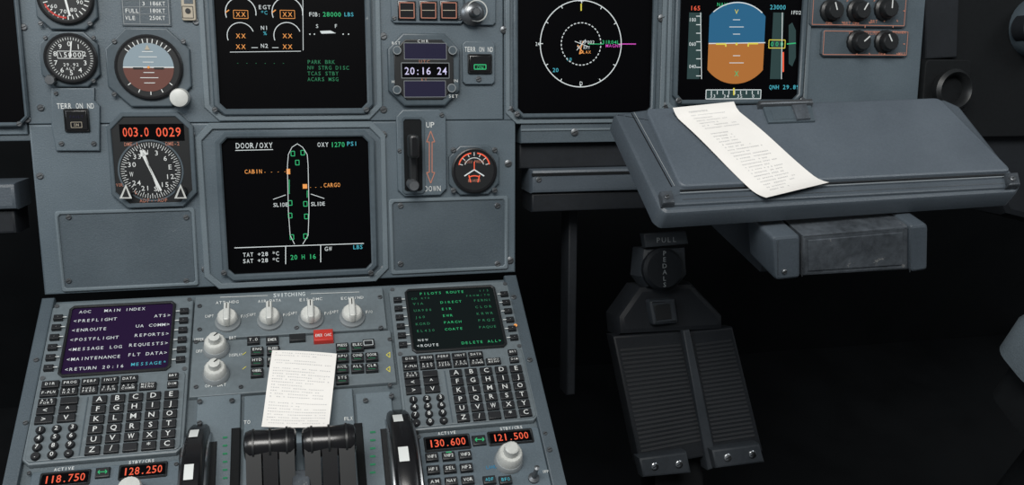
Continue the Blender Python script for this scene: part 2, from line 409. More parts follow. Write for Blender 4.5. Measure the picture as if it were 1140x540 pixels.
# altimeter
b,x,y,k=gauge_case('altimeter',(44,35,110,97),79,65,26,.012)
b.ticks(79,65,21.5,24.5,0,352.8,50,.6,ZF,'white')
for i in range(10):
    a=math.radians(90-36*i); xx=x+17*k*math.cos(a); yy=y+17*k*math.sin(a); b.textl(str(i),xx-2.5*k,xx+2.5*k,yy,5.5*k,'white',ZF)
b.outl(64,57,92,65,.7,ZF,'white'); b.t('\\5000',65,61,91,5.4,'white',ZF+.0002); b.t('29.92',70,72,88,3.4,'white',ZF); b.t('ALT',73,76.5,84,3,'white',ZF)
b.stroke((x,y),(x+3*k,y+20*k),1.4*k,ZF+.0004,'white')
b.cyl(55,89,[(6,0),(6,.006),(5,.008),(0.01,.008)],'metald',16,z=.005,knurl=.08)
b.screw(50,42,2.6,.005); b.screw(104,42,2.6,.005); b.screw(104,90,2.6,.005); b.done()
# attitude indicator
b,x,y,k=gauge_case('standby_attitude_indicator',(118,31,212,119),166,75,34,.02)
def half(a0,rr_,m,z,off=0):
    b.flat([(x+rr_*k*math.cos(math.radians(a0+180*i/24)),y+off*k+rr_*k*math.sin(math.radians(a0+180*i/24))) for i in range(25)],z,m)
half(0,28,'sky',ZF); half(180,28,'brown',ZF)
b.stroke((x-28*k,y),(x+28*k,y),1.2*k,ZF+.0002,'white')
for d,w in ((6,6),(12,10),(18,6),(-6,6),(-12,10),(-18,6)): b.stroke((x-w*k/1,y+d*k),(x+w*k,y+d*k),.8*k,ZF+.0003,'white')
b.stroke((x-17*k,y-1*k),(x-6*k,y-1*k),2*k,ZF+.0006,'black'); b.stroke((x+6*k,y-1*k),(x+17*k,y-1*k),2*k,ZF+.0006,'black'); b.flat(circ(x,y,1.5*k,10),ZF+.0006,'e_a')
b.ticks(166,75,28,33,40,140,11,1,ZF+.0003,'white'); b.ticks(166,75,28,32,220,320,5,1,ZF+.0003,'white')
b.flat([(x,y+26*k),(x-3*k,y+20*k),(x+3*k,y+20*k)],ZF+.0006,'tlabel')
b.cyl(199,109,[(11,0),(11,.008),(10,.012),(7,.013),(.01,.013)],'knobw',24,z=.005)
for p in [(127,46),(127,105),(204,46)]: b.screw(*p,3,.005)
b.done()
# DDRMI
b=B('bearing_distance_indicator',P)
o=(123,127,215,229); b.box(*o,.0002,.005,'black',.0015,cut=.012)
b.frame((121,125,217,231),(126,130,212,226),.0002,.0065,'bezel',.014,.012)
b.rect(133,138,205,157,.0054,'screen')
b.t('003.0',136,147,166,10,'e_r',.0058); b.t('0029',173,147,202,10,'e_r',.0058)
b.t('DME-1',138,160.5,154,4,'e_rw',.0058); b.t('DME-2',184,160,200,4,'e_rw',.0058)
z=.0056; b.ticks(168,190,29,33,0,355,72,.6,z,'white'); b.ticks(168,190,27,33,0,350,36,.8,z,'white')
x,y=b.L(168,190,z); k=b.k(168,190)
for i,tx in enumerate(['N','3','6','E','12','15','S','21','24','W','30','33']):
    a=math.radians(100-30*i); xx=x+22*k*math.cos(a); yy=y+22*k*math.sin(a); w=2.6*len(tx)*k; b.textl(tx,xx-w,xx+w,yy,5.5*k,'white',z)
for a,w in ((112,2.6),(106,1.2)):
    c,d=math.cos(math.radians(a)),math.sin(math.radians(a))
    b.stroke((x-c*26*k,y-d*26*k),(x+c*26*k,y+d*26*k),w*k,z+.0006,'white')
    b.flat([(x+c*27*k,y+d*27*k),(x+c*19*k-d*3*k,y+d*19*k+c*3*k),(x+c*19*k+d*3*k,y+d*19*k-c*3*k)],z+.0008,'white')
b.arc(168,190,35.5,0,360,2,z,'bezel',48)
for s_,px in ((-1,140),(1,201)):
    b.cyl(px,214,[(6.5,0),(6.5,.007),(5.5,.009),(.01,.009)],'black',18,z=.005)
    b.fpoly([(px-7,221),(px+7,221),(px,205)],.0145,'knobw'); b.fpoly([(px-4,219.5),(px+4,219.5),(px,209)],.0148,'black')
b.t('VOR',129,206,137,3.5,'e_rw',z); b.t('ADF--ADF',155,223,187,4,'e_rw',z); b.t('L',150,214,153,4,'e_rw',z)
b.done()
# ---- placards
b=B('speed_limit_placard',P)
b.box(134,-30,189,29,.0002,.0016,'panel_dk',.0003)
b.outl(136,-28,187,27,.7,.002,'grey')
for i,(l,a,c) in enumerate([('VFE','1','240KT'),('','1+F','215KT'),('','2','196KT'),('','3','186KT'),('FULL','','180KT'),('VLE','','250KT')]):
    yy=-20+i*8
    if l: b.t(l,139,yy,139+4*len(l),4.5,'white',.002)
    if a: b.t(a,158,yy,158+3.5*len(a),4.2,'white',.002)
    b.t(c,166,yy,184,4.5,'white',.002)
b.ln([(155,-27),(156,26)],.6,.002,'grey')
for i in range(5): b.ln([(137,-16+i*8),(186,-16.5+i*8)],.5,.002,'grey')
b.done()
b=B('card_holder',P); b.box(201,-30,217,23,.0002,.004,'tlabel',.001,rad=.002); b.box(204,-25,214,4,.004,.0045,'panel_dk',.0002); b.cyl(209,12,[(3,0),(3,.001),(.01,.001)],'black',14,z=.004)
b.outl(203,7,215,20,.7,.0043,'black'); b.done()
# ---- terrain buttons
for o,bt,g in [((57,98,110,168),(73,123,97,145),0),((515,46,551,94),(523,62,546,80),1)]:
    b=B('terrain_push_button',P); cxx=(o[0]+o[2])/2
    if not g:
        b.poly([(57,98),(105,98),(105,112),(111,118),(111,168),(62,168),(57,140)],.0002,.004,'panel',.001)
        b.t('TERR ON ND',63,118,105,6,'white',.0044); b.screw(62,104,2.6,.004); b.screw(104,160,3,.004); b.screw(68,160,3,.004)
    else:
        b.box(*o,.0002,.004,'panel',.001,cut=.003); b.t('TERR ON ND',517,55,549,5.5,'white',.0044); b.screw(533,88,3,.004)
    b.frame((bt[0]-2,bt[1]-2,bt[2]+2,bt[3]+2),bt,.004,.007,'black',.001,.001)
    b.box(*bt,.004,.008,'blackg',.0008)
    mx,my=(bt[0]+bt[2])/2,(bt[1]+bt[3])/2
    if g: b.outl(bt[0]+5,my+1,bt[2]-5,bt[3]-3,1,.0084,'e_g'); b.t('ON',mx-4,my+4,mx+4,3.5,'e_g',.0084)
    else: b.t('FAULT',bt[0]+4,my-4,bt[2]-4,3,'e_vd',.0084); b.t('ON',mx-3,my+5,mx+3,3,'tlabel',.0084); b.outl(mx-6,my+2,mx+6,my+8,.5,.0084,'tlabel')
    b.done()
# ---- landing gear indicator
b=B('landing_gear_indicator',P); b.box(435,-30,516,26,.0002,.004,'panel',.001,cut=.003)
for x in (443,467,490):
    b.box(x,1,x+20,22,.004,.007,'blackg',.001); b.outl(x+2,3,x+18,20,1,.0074,'e_rw'); b.ln([(x+3,11.5),(x+17,11.5)],.7,.0074,'tlabel')
b.t('LDG GEAR',455,-6,500,4.5,'white',.0044); b.screw(439,20,2.4,.004); b.screw(512,20,2.4,.004); b.done()
b=B('anti_skid_switch',P); b.box(518,-30,552,28,.0002,.004,'panel',.001,cut=.003)
x,y,k=b.cyl(531,13,[(13,0),(13,.003),(10,.006),(5,.007),(4,.018),(5,.026),(3.5,.029),(.01,.029)],'metald',24,z=.004); b.arc(531,12,11,0,360,1.2,.0105,'knobw'); b.t('A/SKID',520,-5,550,4,'white',.0044); b.done()
# ---- clock
b=B('digital_clock',P); o=(432,37,512,118); b.box(*o,.0002,.007,'bezel',.002,cut=.016)
b.box(439,44,505,111,.007,.0085,'black',.0008,cut=.012)
for w,h in (((450,48,497,66),0),((447,71,500,86),1),((450,90,496,108),0)):
    b.rect(*w,.0088,'e_vd' if not h else 'screen')
    if not h: b.outl(*w,.5,.009,'grey')
b.t('20:16 24',450,79,498,8,'e_v',.0092); b.outl(447,70,500,87,.6,.009,'grey')
b.t('UTC',466,68.5,479,3.4,'e_rw',.009); b.t('CHR',464,45.8,478,3.2,'white',.009); b.t('ET',468,88.3,476,3,'e_rw',.009); b.t('000',472,57,494,8,'e_vd',.0091)
for p in [(442,56),(442,100),(504,56),(503,98)]:
    b.cyl(*p,[(4.8,0),(4.8,.003),(4,.005),(.01,.005)],'bezel',16,z=.007); b.arc(*p,4.2,0,360,.8,.0122,'grey',16)
b.t('RST',436,48,446,3,'white',.0074); b.t('RUN',499,90,510,3,'white',.0074); b.t('HLD',436,91,446,3,'white',.0074); b.t('SET',499,107,510,3.4,'white',.0074)
b.done()
# ---- gear lever
b=B('landing_gear_lever',P); b.box(442,122,497,218,.0002,.005,'panel',.0012,cut=.007)
b.box(449,132,471,214,.005,.0056,'dark',.0002,rad=.003); b.frame((447,130,473,216),(450,133,470,213),.005,.0068,'bezel',.003,.002,.0005)
a=b.R(456,150,465,214,.02); b.prism(rr(*a,.003),.005,.018,'black',.002)
x,y=b.L(461,162,.03); k=b.k(461,160)
b.prism(rr(x-6*k,x+5*k,y-14*k,y+12*k,.004),.018,.036,'black',.003,top='blackg'); b.cyl(461,207,[(6,0),(6,.02),(5,.023),(.01,.023)],'metald',18,z=.008)
b.t('UP',474,139,484,6,'white',.0055); b.t('DOWN',472,210,491,6,'white',.0055)
b.ln([(478,158),(478,192)],1,.0055,'e_rw'); b.ln([(481,158),(481,192)],1,.0055,'e_rw')
for yy,d in ((146,1),(204,-1)): 
    b.ln([(475,yy+12*d),(479.5,yy)],1,.0055,'e_rw'); b.ln([(484,yy+12*d),(479.5,yy)],1,.0055,'e_rw'); b.ln([(475,yy+12*d),(478,yy+12*d)],1,.0055,'e_rw'); b.ln([(481,yy+12*d),(484,yy+12*d)],1,.0055,'e_rw')
b.screw(445,168,2.4,.005); b.screw(492,128,2.6,.005); b.done()
# ---- brake pressure gauge
b,x,y,k=gauge_case('brake_pressure_gauge',(500,162,556,217),528,190,21,.012)
b.arc(526,186,15,95,170,1.4,ZF,'e_r'); b.arc(530,186,15,10,85,1.4,ZF,'e_r'); b.arc(528,187,11,20,160,.8,ZF,'white')
b.ticks(528,187,13,17,15,165,7,.8,ZF,'white')
b.ln([(528,189),(517,196)],1.3,ZF+.0004,'e_w'); b.ln([(528,189),(539,196)],1.3,ZF+.0004,'e_w'); b.ln([(528,180),(528,190)],1,ZF+.0004,'e_r')
b.t('ACCU PRESS',517,180,539,2.8,'e_rw',ZF); b.t('BRAKES',521,201,535,3,'e_rw',ZF); b.arc(528,208,12,60,120,1.2,ZF,'e_r'); b.ln([(522,195),(524,203)],1.2,ZF,'e_r'); b.ln([(534,195),(532,203)],1.2,ZF,'e_r')
oct_screws(b,(500,162,556,217),5); b.done()
# ---- lighting control panel on the right
b=B('lighting_control_panel',P); b.box(903,-40,1012,30,.0002,.004,'panel_dk',.001,cut=.003); 
b.box(915,33,1012,63,.0002,.004,'panel_dk',.001,cut=.003)
def rot(b,px,py,z=.004,r=11,a=70,m='black'):
    x,y,k=b.cyl(px,py,[(r,0),(r,.004),(r*.8,.006),(r*.78,.013),(r*.66,.015),(.01,.015)],m,30,z=z,knurl=.04)
    c,d=math.cos(math.radians(a)),math.sin(math.radians(a)); b.stroke((x,y),(x+c*r*.7*k,y+d*r*.7*k),1.3*k,z+.0155,'white')
for p,a in (((932,11),110),((962,11),60),((993,9),90),((962,46),40),((993,46),120)): rot(b,*p,a=a)
for p in ((932,11),(962,11),(993,9),(962,46),(993,46)): b.ticks(*p,13,15,-60,240,7,.9,.0045,'e_rw')
b.t('PFD BRT',920,-9,945,4,'e_rw',.0045); b.t('OFF',919,26,927,3.6,'e_rw',.0045); b.t('BRT',939,26,947,3.6,'e_rw',.0045); b.t('OFF',949,26,957,3.6,'e_rw',.0045)
b.t('BRT',969,24,977,3.6,'e_rw',.0045); b.t('CONSOLE/FLOOR',945,37,979,3,'e_rw',.0045); b.t('LOUDSPEAKER',981,36,1009,3,'e_rw',.0045); b.t('OFF',978,60,986,3.2,'e_rw',.0045); b.t('MAX',1000,60,1008,3.4,'e_rw',.0045)
b.outl(917,35,1010,61,.6,.0045,'e_rw'); b.outl(906,-36,1009,28,.6,.0045,'e_rw'); b.done()

# ---- air vent + right side console
b=B('air_vent',P)
b.box(1028,66,1080,126,-.03,.002,'dark',.002,rad=.006)
b.cyl(1055,100,[(20,0),(20,.008),(17,.012),(14,.008),(13,-.004),(.01,-.004)],'black',32,z=.002); b.ticks(1055,100,2,12,0,300,6,2,.0,'dark3'); b.done()
b=B('wall_right',P)
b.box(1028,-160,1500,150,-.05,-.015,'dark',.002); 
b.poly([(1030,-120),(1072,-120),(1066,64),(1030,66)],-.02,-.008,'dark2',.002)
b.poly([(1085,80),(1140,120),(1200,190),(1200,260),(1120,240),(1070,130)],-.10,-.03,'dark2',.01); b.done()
b=B('air_outlet',P); b.cyl(1158,30,[(28,0),(28,.02),(24,.028),(20,.02),(18,.01),(.01,.01)],'panel_dk',32,z=-.015); b.cyl(1158,30,[(14,0),(14,.02),(9,.026),(.01,.026)],'dark2',24,z=-.006); b.done()

# ---- slide rails under the panel
b=B('table_slide_rail',P)
b.box(578,157,760,186,-.06,-.012,'dark2',.002)
b.box(592,186,860,212,-.05,.0,'table2',.004); b.box(592,212,860,232,-.05,-.006,'dark2',.002); b.box(592,190,860,193,0,.0012,'dark',.0002)
b.box(632,232,642,440,-.08,-.05,'dark2',.002)
b.screw(600,200,3,0); b.done()
b=B('table_slide_rail',P); b.box(-80,205,18,235,-.05,0,'table2',.004); b.box(-80,235,18,262,-.05,-.008,'dark2',.003); b.done()

# =================== PEDESTAL ===================
b=B('center_pedestal',Q)
x0=b.L(28,430)[0]; x1=b.L(603,430)[0]; y1=-.004; y0=b.L(320,640)[1]
b.prism([(x0,y0),(x1,y0),(x1,y1),(x0,y1)],-.03,0,'ped',.003)
b.prism([(x0+.02,y0),(x1-.02,y0),(x1-.02,y1),(x0+.02,y1)],-.66,-.03,'dark',0)
for xa,xb in ((x0,x0+.012),(x1-.014,x1)):
    b.prism([(xa,y0),(xb,y0),(xb,y1),(xa,y1)],.0,.006,'panel_dk',.0015)
b.box(214,437,266,640,.0,.004,'panel_lt',.001); b.box(270,436,400,640,.0,.005,'panel_lt',.001); b.box(403,436,446,640,.0,.004,'panel_lt',.001)
b.box(255,476,266,640,.0,.006,'dark',.001); b.box(400,470,410,640,.0,.006,'dark',.001)
for i in range(6):
    b.rect(248,486+i*9,253,488+i*9,.0048,'e_gd'); b.rect(412,480+i*9,418,482+i*9,.0048,'e_gd')
b.t('TO',271,470,279,4,'white',.0056); b.t('FLX',383,466,393,4,'white',.0056)
for p in [(222,446),(222,470),(436,440),(440,462),(612,500),(590,400),(572,330),(40,400),(28,470),(407,445),(258,445)]: b.screw(*p,3,.006)
b.done()

# switching panel
b=B('switching_panel',Q)
b.box(216,325,429,372,.0,.005,'mcdu',.001)
z=.0056; b.t('SWITCHING',304,328,340,4.2,'e_w',z); b.ln([(245,331),(298,329)],.6,z,'white'); b.ln([(346,327),(400,325)],.6,z,'white')
for i,(px,tx) in enumerate(((253,'ATT HDG'),(300,'AIR DATA'),(346,'EIS DMC'),(392,'ECAM/ND'))):
    py=351-1.6*i*1
    b.t(tx,px-13,py-14.5,px+13,3,'white',z)
    b.t('CAPT',px-25,py+1,px-15,3,'white',z); b.t('F/O',px+15,py+1,px+23,3,'white',z)
    x,y,k=b.cyl(px,py+3,[(14,0),(14,.003),(12,.005),(11.5,.008),(.01,.008)],'grey',28,z=.005)
    b.lathe(x,y,[(11*k,.013),(10.5*k,.017),(9*k,.0185),(.0001,.0185)],'knobw',28,knurl=.04)
    b.prism(rr(x-3.4*k,x+3.4*k,y-12*k,y+14*k,.002),.013,.024,'knobw',.0015); b.stroke((x,y+4*k),(x,y+12*k),1*k,.0244,'black')
b.screw(222,340,2.6,.005); b.screw(423,330,2.6,.005); b.screw(222,366,2.6,.005); b.screw(424,364,2.6,.005)
b.done()
# ecam control panel
b=B('display_control_panel',Q)
b.box(213,374,439,434,.0,.005,'mcdu',.001)
for px,py in ((240,385),(240,414)):
    x,y,k=b.cyl(px,py,[(15,0),(15,.003),(13,.006),(.01,.006)],'grey',26,z=.005)
    b.lathe(x,y,[(12*k,.011),(11.5*k,.018),(10*k,.0195),(.0001,.0195)],'knobw',28,knurl=.05)
    b.lathe(x,y,[(6.5*k,.0195),(6*k,.026),(.0001,.027)],'knobw',20,knurl=.05); b.stroke((x,y),(x+4*k,y+4*k),1.2*k,.0274,'black')
b.t('OFF',218,391,226,3.2,'white',z); b.t('BRT',255,376,263,3.2,'white',z); b.t('OFF BRT',228,429,252,3.2,'white',z); b.t('UPPER',216,378,227,3,'white',z); b.t('DISPLAY',255,395,270,3,'white',z)
b.box(349,366,371,379,.005,.011,'red',.0015); b.t('EMER CANC',351,373,369,3,'white',.0114)
rows=[(390,[286,304,381,398]),(402,[286,304,381,398,414]),(414,[286,381,398,414]),(426,[381])]
LB=['ENG','BLEED','PRESS','ELEC','HYD','FUEL','APU','COND','DOOR','WHEEL','F/CTL','ALL','CLR','STS','RCL']; li=0
for yy,xs_ in rows:
    for xx in xs_:
        yy2=yy-(xx-286)*.045
        b.box(xx-7,yy2-4.5,xx+7,yy2+4.5,.005,.0095,'key',.001); b.t(LB[li%15],xx-5.5,yy2-1.5,xx+5.5,2.8,'white',.0099); b.ln([(xx-4,yy2+2.2),(xx+4,yy2+2.2)],.7,.0099,'e_gd'); li+=1
for xx,tx in ((283,'T.O'),(304,'EMER')):
    b.box(xx-8,374,xx+6,382,.005,.009,'key',.001); b.t(tx,xx-6,378,xx+4,3,'white',.0095)
b.box(404,377,417,386,.005,.0095,'key',.001); b.outl(405,379,415,384,.6,.0099,'e_w'); b.box(322,371,340,379,.005,.009,'key',.001)
for p in ((218,380),(434,377),(434,428),(218,430),(268,430),(330,364)): b.screw(*p,2.6,.005)
for yy in (395,411): b.ln([(430,yy),(434,yy-3),(434,yy+3),(430,yy)],.7,z,'e_y'); b.ln([(270,yy),(274,yy-3)],.7,z,'e_y')
b.done()

# ---- MCDU
def mcdu(tl,tr,bl,br,lines,scr):
    b=B('flight_management_keypad',Q); f=.006
    xa=(b.L(*tl,f)[0]+b.L(*bl,f)[0])/2; xb=(b.L(*tr,f)[0]+b.L(*br,f)[0])/2
    yt=(b.L(*tl,f)[1]+b.L(*tr,f)[1])/2; yb=(b.L(*bl,f)[1]+b.L(*br,f)[1])/2
    w=xb-xa; h=yt-yb
    X=lambda u:xa+u*w
    Y=lambda v:yt-v*h
    b.prism(octo(xa,xb,yb,yt,.006),.0002,f,'mcdu',.0015)
    b.ring(octo(X(.125),X(.875),Y(.505),Y(.035),.004),octo(X(.145),X(.855),Y(.49),Y(.05),.002),f,f+.003,'black',.0008)
    b.flat([(X(.14),Y(.49)),(X(.86),Y(.49)),(X(.86),Y(.05)),(X(.14),Y(.05))],f+.0006,scr)
    b.prism(rr(X(.02),X(.98),Y(.985),Y(.515),.005),f,f+.0012,'mcdu',.0008)
    fz=f+.0012
    def key(u,v,du,dv,t='',rnd=False,m='key'):
        if rnd: 
            b.lathe(X(u),Y(v),[(dv*h*.60,fz),(dv*h*.60,fz+.002),(dv*h*.5,fz+.003),(.0001,fz+.003)],m,16); zt=fz+.0033
        else: b.prism([(X(u-du/2),Y(v+dv/2)),(X(u+du/2),Y(v+dv/2)),(X(u+du/2),Y(v-dv/2)),(X(u-du/2),Y(v-dv/2))],fz-.001,fz+.0032,m,.0007); zt=fz+.0035
        if t:
            ts=t.split('|'); n=len(ts); lw=min(du*.8,.022*max(len(q) for q in ts) if n==1 and len(t)>1 else du*.8)
            if len(t)==1: lw=.05
            for i,q in enumerate(ts):
                hh=dv*h*(.60 if len(t)==1 else (.36 if n==1 else .28)); yy=Y(v+(i-(n-1)/2)*dv*.38)
                b.textl(q,X(u-lw/2),X(u+lw/2),yy,hh,'white',zt)
    for i in range(6):
        v=.115+i*.066
        for u in (.06,.94):
            key(u,v,.062,.032); b.textl('-',X(u-.02),X(u+.02),Y(v),.0015,'white',fz+.0035)
            uu=.105 if u<.5 else .895; b.stroke((X(uu-.014),Y(v)),(X(uu+.014),Y(v)),.0008,f+.0032,'white')
    fn=['DIR','PROG','PERF','INIT','DATA','','F-PLN','RAD|NAV','FUEL|PRED','SEC|F-PLN','ATC|COMM','MCDU|MENU']
    for i,t in enumerate(fn):
        if t: key(.095+.128*(i%6),.553+.052*(i//6),.112,.042,t)
    key(.90,.553,.07,.038,'BRT'); key(.90,.605,.07,.038,'DIM')
    key(.095,.66,.112,.042,'AIR|PORT')
    for u,v,t in ((.235,.66,''),(.095,.71,'<'),(.235,.71,'^'),(.095,.762,'>'),(.235,.762,'V')): key(u,v,.112,.042,t)
    for i,t in enumerate('123456789.0-'): key(.085+.1*(i%3),.818+.048*(i//3),.07,.037,t,True)
    L_='ABCDEFGHIJKLMNOPQRSTUVWXYZ/ *C'
    for i,t in enumerate(L_): key(.43+.117*(i%5),.668+.058*(i//5),.092,.047,t)
    b.prism([(X(.345),Y(.975)),(X(.352),Y(.975)),(X(.352),Y(.64)),(X(.345),Y(.64))],fz,fz+.0006,'panel_dk',0)
    for (t,u0,u1,v,hh,m) in lines:
        b.textl(t,X(.14+.72*u0),X(.14+.72*u1),Y(.05+.44*v),hh*h,m,f+.001)
    for u in (.03,.97):
        for v in (.025,.5): 
            b.lathe(X(u),Y(v),[(.0022,f),(.0022,f+.001),(.0001,f+.001)],'metald',12)
    return b
L1=[('AOC   MAIN INDEX',.07,.72,.06,.019,'e_w')]
for i,(a,c) in enumerate((('<PREFLIGHT','ATS>'),('<ENROUTE','UA COMM>'),('<POSTFLIGHT','REPORTS>'),('<MESSAGE LOG','REQUESTS>'),('<MAINTENANCE','FLT DATA>'),('<RETURN 20:16','MESSAGE*'))):
    v=.20+.145*i
    L1+=[(a,.03,.03+.0425*len(a),v,.0195,'e_w'),(c,.98-.0425*len(c),.98,v-.012,.0195,'e_c' if i==5 else 'e_w')]
b=mcdu((52,337),(213,331),(32,516),(207,505),L1,'screen_p'); b.done()
L2=[('PILOTS ROUTE',.14,.66,.05,.018,'e_g'),('1/3',.82,.95,.05,.015,'e_gd'),('CO RTE',.04,.26,.13,.013,'e_gd'),('FROM/TO',.66,.95,.13,.013,'e_gd')]
for i in range(5):
    L2+=[(['VIA','UA980','J60','KORD','EL420'][i],.05,.05+.042*len(['VIA','UA980','J60','KORD','EL420'][i]),.22+.115*i,.017,'e_gd'),(['DIRECT','EIR','EWR','PARCH','COATE'][i],.36,.36+.042*len(['DIRECT','EIR','EWR','PARCH','COATE'][i]),.22+.115*i,.017,'e_g'),(['FERNI','CLOR','KRWR','PRQZ','PAQUE'][i],.74,.95,.22+.115*i,.017,'e_gd')]
L2+=[('NEW',.05,.17,.83,.015,'e_w'),('<ROUTE',.03,.28,.92,.018,'e_w'),('DELETE ALL>',.52,.97,.92,.018,'e_g')]
b=mcdu((434,321),(566,311),(449,480),(600,468),L2,'screen_g'); b.disc(574,362,2,.0095,'e_a',8); b.done()

# ---- radio panels
def led(b,o,t):
    b.frame((o[0]-2,o[1]-2,o[2]+2,o[3]+2),o,.005,.007,'black',.001,.0008); b.rect(*o,.0056,'screen'); b.t(t,o[0]+3,(o[1]+o[3])/2,o[2]-3,(o[3]-o[1])*.62,'e_r',.0062)
b=B('radio_control_panel',Q); b.box(460,480,614,600,.0002,.005,'panel',.001,cut=.002)
led(b,(474,486,522,499),'130.600'); led(b,(545,480,592,492),'121.500')
b.t('ACTIVE',487,482,508,3.2,'white',.0056); b.t('STBY/CRS',556,476.5,582,3.2,'white',.0056)
b.box(526,484,541,495,.005,.008,'key',.001); b.ln([(529,489.5),(539,489)],1,.0084,'e_g'); b.ln([(531,487.5),(529,489.5),(531,491.5)],1,.0084,'e_g'); b.ln([(537,487),(539,489),(537,491)],1,.0084,'e_g')
for j,(yy,ts) in enumerate(((508,['VHF1','VHF2','VHF3']),(522,['HF1','SEL','HF2']),(536,['AM','NAV','VOR']))):
    for i,t in enumerate(ts):
        xx=481+i*18.5+j*1.5; y2=yy-i*1.2; b.box(xx-7,y2-4.5,xx+7,y2+4.5,.005,.0095,'key',.001); b.t(t,xx-5.5,y2,xx+5.5,3.6,'white',.0099)
        if i==1 and j==0: b.rect(xx-3,y2-4,xx+3,y2-3,.0099,'e_g')
for i,t in enumerate(['ADF','BFO']): b.box(538+i*18,529,552+i*18,538,.005,.0095,'key',.001); b.t(t,540+i*18,533.5,550+i*18,3.6,'e_c',.0099)
x,y,k=b.cyl(567,510,[(16,0),(16,.003),(14.5,.006),(.01,.006)],'grey',36,z=.005)
b.lathe(x,y,[(13.5*k,.011),(13*k,.020),(11.5*k,.022),(.0001,.022)],'knobw',40,knurl=.04); b.lathe(x,y,[(8*k,.022),(7.5*k,.030),(6*k,.031),(.0001,.031)],'knobw',28,knurl=.05)
b.cyl(598,520,[(6,0),(6,.003),(3,.005),(2.2,.016),(3,.021),(.01,.022)],'metald',18,z=.005)
b.t('LAND',541,520,553,3.6,'e_bl',.0056); b.t('OFF',604,525,611,3,'white',.0056); b.screw(466,486,2.5,.005); b.screw(607,482,2.5,.005); b.done()
b=B('radio_control_panel',Q); b.box(25,519,202,640,.0002,.005,'panel',.001,cut=.002)
led(b,(46,526,98,539),'118.750'); led(b,(134,517,184,530),'128.250'); b.t('ACTIVE',60,522,83,3.2,'white',.0056); b.t('STBY/CRS',143,513.8,172,3.2,'white',.0056)
b.box(106,520,122,531,.005,.008,'key',.001); b.ln([(109,525.5),(119,525)],1,.0084,'e_g'); b.ln([(111,523.5),(109,525.5),(111,527.5)],1,.0084,'e_g'); b.ln([(117,523),(119,525),(117,527)],1,.0084,'e_g')
x,y,k=b.cyl(146,548,[(16,0),(16,.003),(14.5,.006),(.01,.006)],'grey',36,z=.005)
b.lathe(x,y,[(13.5*k,.011),(13*k,.020),(11.5*k,.022),(.0001,.022)],'knobw',40,knurl=.04)
b.screw(32,526,2.5,.005); b.screw(196,516,2.5,.005)
for xx in (55,75,95): b.box(xx-7,549,xx+7,559,.005,.0095,'key',.001)
b.done()

# ---- thrust levers
b=B('thrust_levers',Q)
def xcyl(b,x0,x1,y,z,prof,m,n=28,knurl=0):
    T0=b.T; b.T=Matrix(((0,0,1,0),(1,0,0,y),(0,1,0,z),(0,0,0,1)))
    b.lathe(0,0,[(.0001,x0)]+[(r,x0+(x1-x0)*f) for f,r in prof]+[(.0001,x1)],m,n,True,0,knurl); b.T=T0
hz=.055
for (xa,xb,yy) in ((272,330,491),(336,396,487)):
    a=b.L(xa,yy,hz)[0]; c=b.L(xb,yy,hz)[0]; y=b.L((xa+xb)/2,yy+4,hz)[1]; w=c-a
    xcyl(b,a,c,y,hz,[(0,.009),(.03,.012),(.12,.0135),(.5,.0125),(.88,.0135),(.97,.012),(1,.009)],'blackg')
    for f in (.18,.5,.82): xcyl(b,a+w*(f-.02),a+w*(f+.02),y,hz,[(0,.0142),(1,.0142)],'black')
    for f0,f1,m in ((.04,.33,'black'),(.36,.64,'blackg'),(.67,.96,'black')):
        xa_,xb_=a+w*f0,a+w*f1
        b.hexa([(xa_,y-.075,.02),(xb_,y-.075,.02),(xb_,y-.045,-.002),(xa_,y-.045,-.002),(xa_,y-.010,hz+.007),(xb_,y-.010,hz+.007),(xb_,y+.008,hz-.008),(xa_,y+.008,hz-.008)],m)
        b.hexa([(xa_,y-.1,.0),(xb_,y-.1,.0),(xb_,y-.04,.0),(xa_,y-.04,.0),(xa_,y-.06,.035),(xb_,y-.06,.035),(xb_,y-.03,.02),(xa_,y-.03,.02)],m)
a=b.L(328,490,.03)[0]; c=b.L(339,490,.03)[0]; y=b.L(333,492,.03)[1]
b.prism([(a,y-.12),(c,y-.12),(c,y),(a,y)],.0,.03,'panel',.002)
a2=b.L(325,525,.05)[0]; c2=b.L(345,525,.05)[0]; y2=b.L(334,522,.05)[1]; b.prism(rr(a2,c2,y2-.03,y2,.002),.02,.05,'worn',.002)
for px in (283,386):
    a=b.L(px,500,.02)[0]; b.prism([(a-.004,y-.1),(a+.004,y-.1),(a+.004,y-.02),(a-.004,y-.02)],0,.04,'metald',.001)
b.done()
